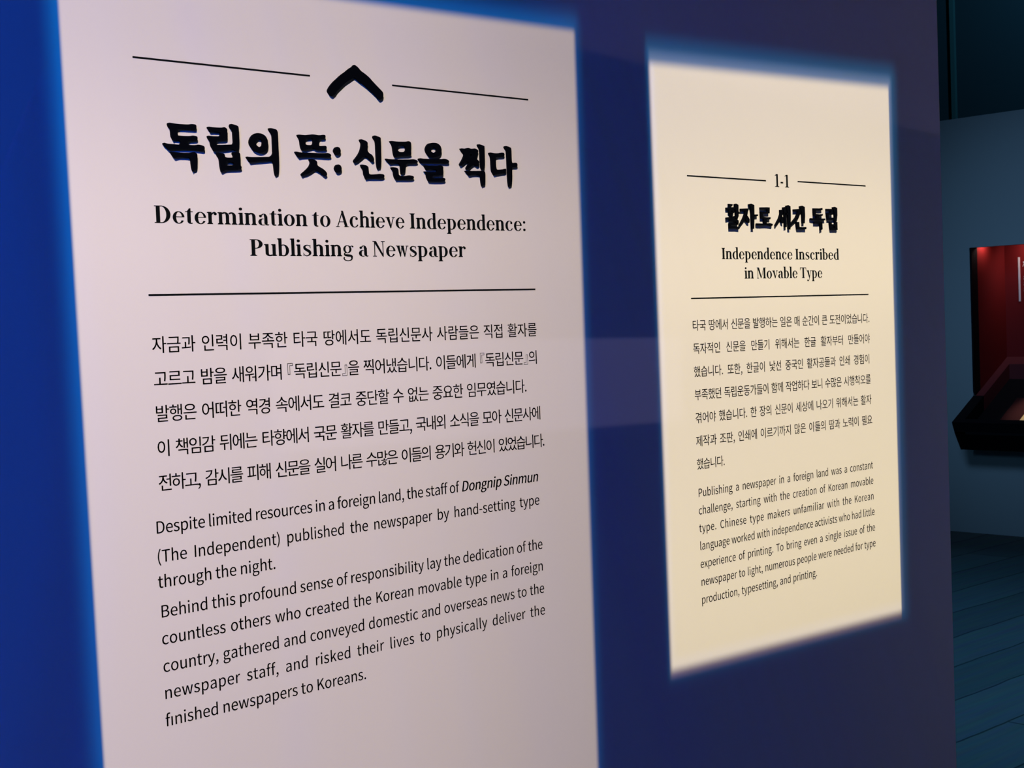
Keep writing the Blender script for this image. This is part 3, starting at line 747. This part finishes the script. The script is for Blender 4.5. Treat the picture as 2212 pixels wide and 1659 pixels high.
    if c == 'N':
        p = [rect(78, 0, 116, CAP), rect(428, 0, 466, CAP), [(36, CAP), (162, CAP), (466, 70), (466, -8), (424, -8), (92, 600)]]
        return 540, p + foot(20, 180, 0) + foot(365, 530, CAP, -1) + foot(15, 130, CAP, -1)
    if c == 'M':
        p = [rect(74, 0, 110, CAP), [(60, CAP), (185, CAP), (365, 120), (330, -4), (310, 30)], [(322, -4), (360, 30), (566, CAP), (530, CAP)],
             rect(530, 0, 540 + s, CAP)]
        return 730, p + foot(20, 165, 0) + foot(480, 705, 0, 1, (530, 540 + s)) + foot(20, 150, CAP, -1) + foot(530, 705, CAP, -1)
    if c == 'T':
        p = [rect(222, 0, 232 + s, CAP), rect(25, CAP - HL, 535, CAP), [(25, 500), (45, 500), (70, CAP - HL), (25, CAP - HL)],
             [(535, 500), (515, 500), (490, CAP - HL), (535, CAP - HL)]]
        return 560, p + foot(160, 400, 0, 1, (222, 232 + s))
    if c == ':':
        return 190, dot(95, 55, 62) + dot(95, 415, 62)
    if c == '-':
        return 280, [rect(30, 205, 250, 285)]
    if c == '1':
        return 330, [rect(120, 0, 120 + s, 690), [(10, 610), (10, 590), (125, 615), (125, 690)]] + foot(25, 322, 0, 1, (120, 120 + s))
    raise KeyError(c)


def serif_word(g, text, x0, x1, zb, em):
    """Set a word so that its ink runs exactly from x0 to x1 (mm)."""
    x, items = 0.0, []
    for c in text:
        adv, polys = serif_glyph(c)
        adv += 16
        items += [[(x + px, py) for px, py in p] for p in polys]
        x += adv
    lo = min(p[0] for q in items for p in q)
    hi = max(p[0] for q in items for p in q)
    k = (x1 - x0) / (hi - lo)
    for i, q in enumerate(items):
        n = len(g.v)
        y = -0.00012 - 0.000004 * (i % 5)
        g.v += [((x0 + (px - lo) * k) / 1000, y, (zb + py * em / 1000) / 1000) for px, py in q]
        g.f.append(tuple(range(n, n + len(q))))
    return g


# ------------------------------------------------------------------ left text panel
def rule(x0, x1, z, t, label, group):
    o = Geo().box(x0 / 1000, x1 / 1000, -0.00015, 0.0, (z - t / 2) / 1000, (z + t / 2) / 1000).build('printed_rule', MAT['ink'])
    return tag(o, label, 'line', group)


rule(838.5, 1079.5, 1815.4, 2.1, 'thin black line left of the raised black chevron, top of the pink-lit panel', 'rules of the pink-lit panel')
rule(1208.0, 1450.6, 1814.4, 2.1, 'thin black line right of the raised black chevron, top of the pink-lit panel', 'rules of the pink-lit panel')
rule(844.5, 1450.9, 1549.5, 2.2, 'long thin black line under the subtitle about publishing a newspaper, pink-lit panel', 'rules of the pink-lit panel')

LAB_L = {'chevron': 'raised black brush-stroke chevron between the two top lines of the pink-lit panel',
         'colon': 'raised black colon of two dots in the middle of the large Korean heading'}
WORDS_L = {'독': ('dok', 'first block of the large Korean heading'), '립': ('rip', 'second block of the large Korean heading'),
           '의': ('ui', 'third block of the large Korean heading'), '뜻': ('tteut', 'block just left of the raised colon'),
           '신': ('sin', 'block just right of the raised colon'), '문': ('mun', 'block right of sin in the large Korean heading'),
           '을': ('eul', 'block right of mun in the large Korean heading'), '찍': ('jjik', 'second-last block of the large Korean heading'),
           '다': ('da', 'last block of the large Korean heading')}
ORD_R = {'활': ('hwal', 'first block of the small heading'), '자': ('ja', 'second block of the small heading'), '로': ('ro', 'third block of the small heading'),
         '새': ('sae', 'first block of the middle word of the small heading'), '긴': ('gin', 'second block of the middle word of the small heading'),
         '독': ('dok', 'second-last block of the small heading'), '립': ('rip', 'last block of the small heading')}


def rounded(c, k=0.22, times=2):
    """Soften a traced outline like a brush edge (corner cutting)."""
    for _ in range(times):
        out = []
        for i in range(len(c)):
            (x0, z0), (x1, z1) = c[i], c[(i + 1) % len(c)]
            out += [(x0 + (x1 - x0) * k, z0 + (z1 - z0) * k), (x1 - (x1 - x0) * k, z1 - (z1 - z0) * k)]
        c = out
    return c


def raised_letters(data, depth, left):
    for row in data.strip('\n').split('\n'):
        name, body = row.split('=')
        g = Geo()
        for shape in body.split(';'):
            cs = [rounded([(x / 1000, z / 1000) for x, z in c], times=2 if left else 0) for c in parse_contours(shape.split('/'))]
            g.raised(cs, depth)
        xs = [v[0] for v in g.v]
        zs = [v[2] for v in g.v]
        org = ((min(xs) + max(xs)) / 2, 0.0, min(zs))
        kind = {'chevron': 'raised_chevron', 'colon': 'raised_colon'}.get(name, 'raised_letter')
        o = g.build(kind, MAT['raised'], None, org)
        o.location = org
        if name in LAB_L:
            tag(o, LAB_L[name], 'letter' if name == 'colon' else 'emblem')
        else:
            rom, where = (WORDS_L if left else ORD_R)[name]
            tag(o, 'raised black Korean letter %s %s, %s' % (name, rom, where), 'letter',
                'raised letters of the large heading' if left else 'raised letters of the small heading')


raised_letters(LEFT_LETTERS, 0.003, True)

t = thing('printed_subtitle', 'black serif English subtitle Determination to Achieve Independence, under the large Korean heading', 'text', (1.147, 0, 1.60))


def text_part(g, parent, name='text_line'):
    return g.build(name, MAT['ink'], parent, tuple(parent.location))


g = Geo()
for w, a, b in (('Determination', 856.5, 1066.5), ('to', 1073.5, 1101.2), ('Achieve', 1109.4, 1219.4), ('Independence:', 1228.0, 1436.2)):
    serif_word(g, w, a, b, 1630.9, 29.0)
text_part(g, t)
g = Geo()
for w, a, b in (('Publishing', 981.8, 1135.2), ('a', 1143.3, 1158.6), ('Newspaper', 1165.6, 1323.5)):
    serif_word(g, w, a, b, 1594.3, 29.0)
text_part(g, t)

t = thing('printed_paragraph', 'black Korean paragraph of five lines under the long rule, pink-lit panel', 'text', (1.147, 0, 1.33))
EK = 21.07
for s, x1, zs in (("자금과 인력이 부족한 타국 땅에서도 독립신문사 사람들은 직접 활자를", 1450.4, 1483.6),
                  ("고르고 밤을 새워가며 『독립신문』을 찍어냈습니다. 이들에게 『독립신문』의", 1449.5, 1444.8),
                  ("발행은 어떠한 역경 속에서도 결코 중단할 수 없는 중요한 임무였습니다.", 1426.6, 1405.4),
                  ("이 책임감 뒤에는 타향에서 국문 활자를 만들고, 국내외 소식을 모아 신문사에", 1451.1, 1366.1),
                  ("전하고, 감시를 피해 신문을 실어 나른 수많은 이들의 용기와 헌신이 있었습니다.", 1456.5, 1326.9)):
    text_part(hangul_line(s, 846.0, x1, zs + 0.078 * EK, EK), t)

t = thing('printed_paragraph', 'black English paragraph starting Despite limited resources, three lines, pink-lit panel', 'text', (1.147, 0, 1.21))
EE = 19.0
for s, x1, zb in (("Despite limited resources in a foreign land, the staff of Dongnip Sinmun", 1443.6, 1279.4),
                  ("(The Independent) published the newspaper by hand-setting type", 1445.5, 1246.4),
                  ("through the night.", 1000.5, 1217.5)):
    ws = s.split()
    it = (lambda i: i >= 10) if s[0] == 'D' else None
    text_part(sans_line(ws, 840.3, x1, zb, EE, it), t)
t = thing('printed_paragraph', 'black English paragraph starting Behind this profound sense, five lines, bottom of pink-lit panel', 'text', (1.147, 0, 1.05))
for s, x1, zb in (("Behind this profound sense of responsibility lay the dedication of the", 1448.4, 1183.4),
                  ("countless others who created the Korean movable type in a foreign", 1448.2, 1152.4),
                  ("country, gathered and conveyed domestic and overseas news to the", 1448.6, 1120.8),
                  ("newspaper staff, and risked their lives to physically deliver the", 1448.8, 1090.0),
                  ("fınished newspapers to Koreans.", 1129.5, 1058.6)):
    text_part(sans_line(s.split(), 841.6, x1, zb, EE), t)

# ------------------------------------------------------------------ right text panel
rule(1788.0, 1988.7, 1722.6, 2.1, 'thin black line left of the number 1-1, top of the cream-lit panel', 'rules of the cream-lit panel')
rule(2076.1, 2278.5, 1724.6, 2.1, 'thin black line right of the number 1-1, top of the cream-lit panel', 'rules of the cream-lit panel')
rule(1788.2, 2277.9, 1531.6, 2.1, 'long thin black line under Independence Inscribed in Movable Type, cream-lit panel', 'rules of the cream-lit panel')
S = 120.0
HEAVY = 0.00005
g = Geo()
serif_word(g, '1', 2012.6, 2024.4, 1713.6, 30.5)
serif_word(g, '-', 2028.3, 2035.4, 1713.6, 30.5)
serif_word(g, '1', 2039.6, 2051.6, 1713.6, 30.5)
tag(g.build('printed_number', MAT['ink']), 'black serif number 1-1 between two short lines, cream-lit panel', 'text')
raised_letters(RIGHT_LETTERS, 0.003, False)
t = thing('printed_subtitle', 'black serif English subtitle Independence Inscribed in Movable Type, cream-lit panel', 'text', (2.033, 0, 1.57))
g = Geo()
serif_word(g, 'Independence', 1867.3, 2055.2, 1593.2, 26.3)
serif_word(g, 'Inscribed', 2063.4, 2190.2, 1593.2, 26.3)
text_part(g, t)
g = Geo()
for w, a, b in (('in', 1924.2, 1948.4), ('Movable', 1956.8, 2067.8), ('Type', 2075.4, 2139.3)):
    serif_word(g, w, a, b, 1561.8, 26.3)
text_part(g, t)
t = thing('printed_paragraph', 'black Korean paragraph of seven lines on the cream-lit panel', 'text', (2.033, 0, 1.26))
EK = 19.05
for s, x1, zs in (("타국 땅에서 신문을 발행하는 일은 매 순간이 큰 도전이었습니다.", 2279.0, 1480.7),
                  ("독자적인 신문을 만들기 위해서는 한글 활자부터 만들어야", 2278.2, 1444.4),
                  ("했습니다. 또한, 한글이 낯선 중국인 활자공들과 인쇄 경험이", 2276.3, 1408.1),
                  ("부족했던 독립운동가들이 함께 작업하다 보니 수많은 시행착오를", 2277.5, 1371.8),
                  ("겪어야 했습니다. 한 장의 신문이 세상에 나오기 위해서는 활자", 2277.8, 1335.5),
                  ("제작과 조판, 인쇄에 이르기까지 많은 이들의 땀과 노력이 필요", 2279.0, 1299.0),
                  ("했습니다.", 1858.2, 1262.7)):
    text_part(hangul_line(s, 1789.3, x1, zs + 0.078 * EK, EK), t)
t = thing('printed_paragraph', 'black English paragraph starting Publishing a newspaper in a foreign land, cream-lit panel', 'text', (2.033, 0, 1.05))
for s, x1, zb in (("Publishing a newspaper in a foreign land was a constant", 2278.3, 1219.8),
                  ("challenge, starting with the creation of Korean movable", 2279.0, 1192.0),
                  ("type. Chinese type makers unfamiliar with the Korean", 2279.3, 1164.0),
                  ("language worked with independence activists who had little", 2280.0, 1135.8),
                  ("experience of printing. To bring even a single issue of the", 2280.1, 1107.4),
                  ("newspaper to light, numerous people were needed for type", 2280.3, 1079.0),
                  ("production, typesetting, and printing.", 2100.5, 1050.6)):
    text_part(sans_line(s.split(), 1790.8, x1, zb, 17.5), t)

# ------------------------------------------------------------------ display case in the far wall
SL = (1.146 - 0.762) / (9.35 - 8.664)          # slope of the case's tray


def on_tray(x, drop=0.0):
    return 0.762 + SL * (x - 8.664) - drop


case = thing('display_case', 'red lined display case with black sloping tray set into the far wall', 'display case', (8.95, 2.6, 0.58))
co = tuple(case.location)
g = Geo()
Y0, Y1 = OY0 + 0.003, OY1 - 0.003
g.box(8.94, 9.012, Y1 - 0.014, Y1, OZ0 + 0.02, OZ1 - 0.003)
g.build('frame_post', MAT['case'], case, co)
g = Geo()
g.box(8.94, 9.005, Y0, Y0 + 0.012, OZ0 + 0.02, OZ1 - 0.003)
g.build('frame_post', MAT['case'], case, co)
g = Geo()
g.box(9.375, 9.39, Y0, Y1, 0.70, 2.02)
g.build('back_panel', MAT['red'], case, co)
g = Geo()
g.box(9.013, 9.375, Y1 - 0.014, Y1 - 0.001, 0.9, 1.99)
g.build('side_panel', MAT['red'], case, co)
g = Geo()
g.box(9.005, 9.375, Y0 + 0.001, Y0 + 0.014, 0.9, 1.99)
g.build('side_panel', MAT['red'], case, co)
g = Geo()
g.box(9.011, 9.39, Y0, Y1, 2.00, 2.02)
g.build('top_panel', MAT['case'], case, co)
D = 0.10
tray = Geo()
tray.prism_y([(8.664, on_tray(8.664)), (8.70, on_tray(8.70)), (8.70, on_tray(8.70, D)), (8.768, 0.575)], Y0, Y1)
tray.prism_y([(8.70, on_tray(8.70, D)), (8.945, on_tray(8.945, D)), (8.945, 0.575), (8.768, 0.575)], Y0, Y1)
tray.prism_y([(8.94, on_tray(8.94, D)), (9.37, on_tray(9.37, D)), (9.37, on_tray(9.37, D + .03)), (8.94, on_tray(8.94, D + .03))], Y0 + .01, Y1 - .016)
for a, b in ((Y0, Y0 + 0.075), (Y1 - 0.075, Y1)):
    tray.prism_y([(8.70, on_tray(8.70)), (8.945, on_tray(8.945)), (8.945, on_tray(8.945, D)), (8.70, on_tray(8.70, D))], a, b)
tray.build('tray', MAT['case'], case, co)
rim = Geo()
for a, b in ((Y0 + .016, Y0 + 0.075), (Y1 - 0.075, Y1 - .016)):
    rim.prism_y([(8.946, on_tray(8.946)), (9.373, on_tray(9.373)), (9.373, on_tray(9.373, D)), (8.946, on_tray(8.946, D))], a, b)
rim.prism_y([(9.29, on_tray(9.29)), (9.373, on_tray(9.373)), (9.373, on_tray(9.373, D)), (9.29, on_tray(9.29, D))], Y0 + 0.075, Y1 - 0.075)
rim.build('tray_ledge', MAT['ledge'], case, co)
g = Geo()
g.box(9.371, 9.3745, 3.474, 3.487, 1.534, 1.832)
g.build('caption_bar', MAT['caption'], case, co)['label'] = 'upright pale pink bar'
g = Geo()


def dab(y0, z0, y1, z1, w):
    g.v += [(9.372, y0, z0 + w), (9.372, y0, z0 - w), (9.372, y1, z1 - w), (9.372, y1, z1 + w)]
    n = len(g.v) - 4
    g.f.append((n, n + 1, n + 2, n + 3))


# left edges of the caption's letters: the rest of the caption lies outside the photograph
for z, k in ((1.785, 1.0), (1.692, .62), (1.652, .62), (1.612, .62), (1.572, .62), (1.455, .6), (1.428, .6), (1.395, .6), (1.362, .6)):
    y = 3.44
    g = Geo()
    dab(y + .012 * k, z + .012 * k, y - .03 * k, z + .012 * k, .0045 * k)
    dab(y - .002 * k, z + .012 * k, y + .014 * k, z - .016 * k, .0045 * k)
    dab(y - .004 * k, z + .008 * k, y - .03 * k, z - .018 * k, .0045 * k)
    g.build('caption_letter', MAT['caption'], case, co)

def tray_plate(name, x0, x1, y0, y1, lift, mat, label, cat):
    g = Geo()
    z = D - lift
    g.prism_y([(x0, on_tray(x0, z)), (x1, on_tray(x1, z)), (x1, on_tray(x1, z - .004)), (x0, on_tray(x0, z - .004))], y0, y1)
    org = (x0, y0, on_tray(x0, z))
    o = g.build(name, mat, None, org)
    o.location = org
    return tag(o, label, cat)


tray_plate('mounting_board', 8.72, 9.08, 2.55, 3.36, 0.001, MAT['board'], 'dark red board lying in the black tray of the display case', 'board')
tray_plate('old_document', 8.735, 9.02, 2.75, 3.22, 0.006, MAT['paper'], 'lit tan paper document lying on the dark red board in the display case', 'document')
spot_light('case_lamp', (9.07, 3.53, 1.94), (9.075, 3.6, 1.885), (1.0, 0.70, 0.60), 1.25, 150, 1.0, 0.02)
spot_light('case_lamp', (9.25, 3.30, 1.955), (9.375, 3.36, 1.80), (1.0, 0.8, 0.78), 3.0, 150, 1.0, 0.02)
spot_light('case_lamp', (9.20, 3.05, 1.98), (8.97, 3.18, 0.86), (1.0, 0.85, 0.65), 50, 19, 1.0, 0.02)
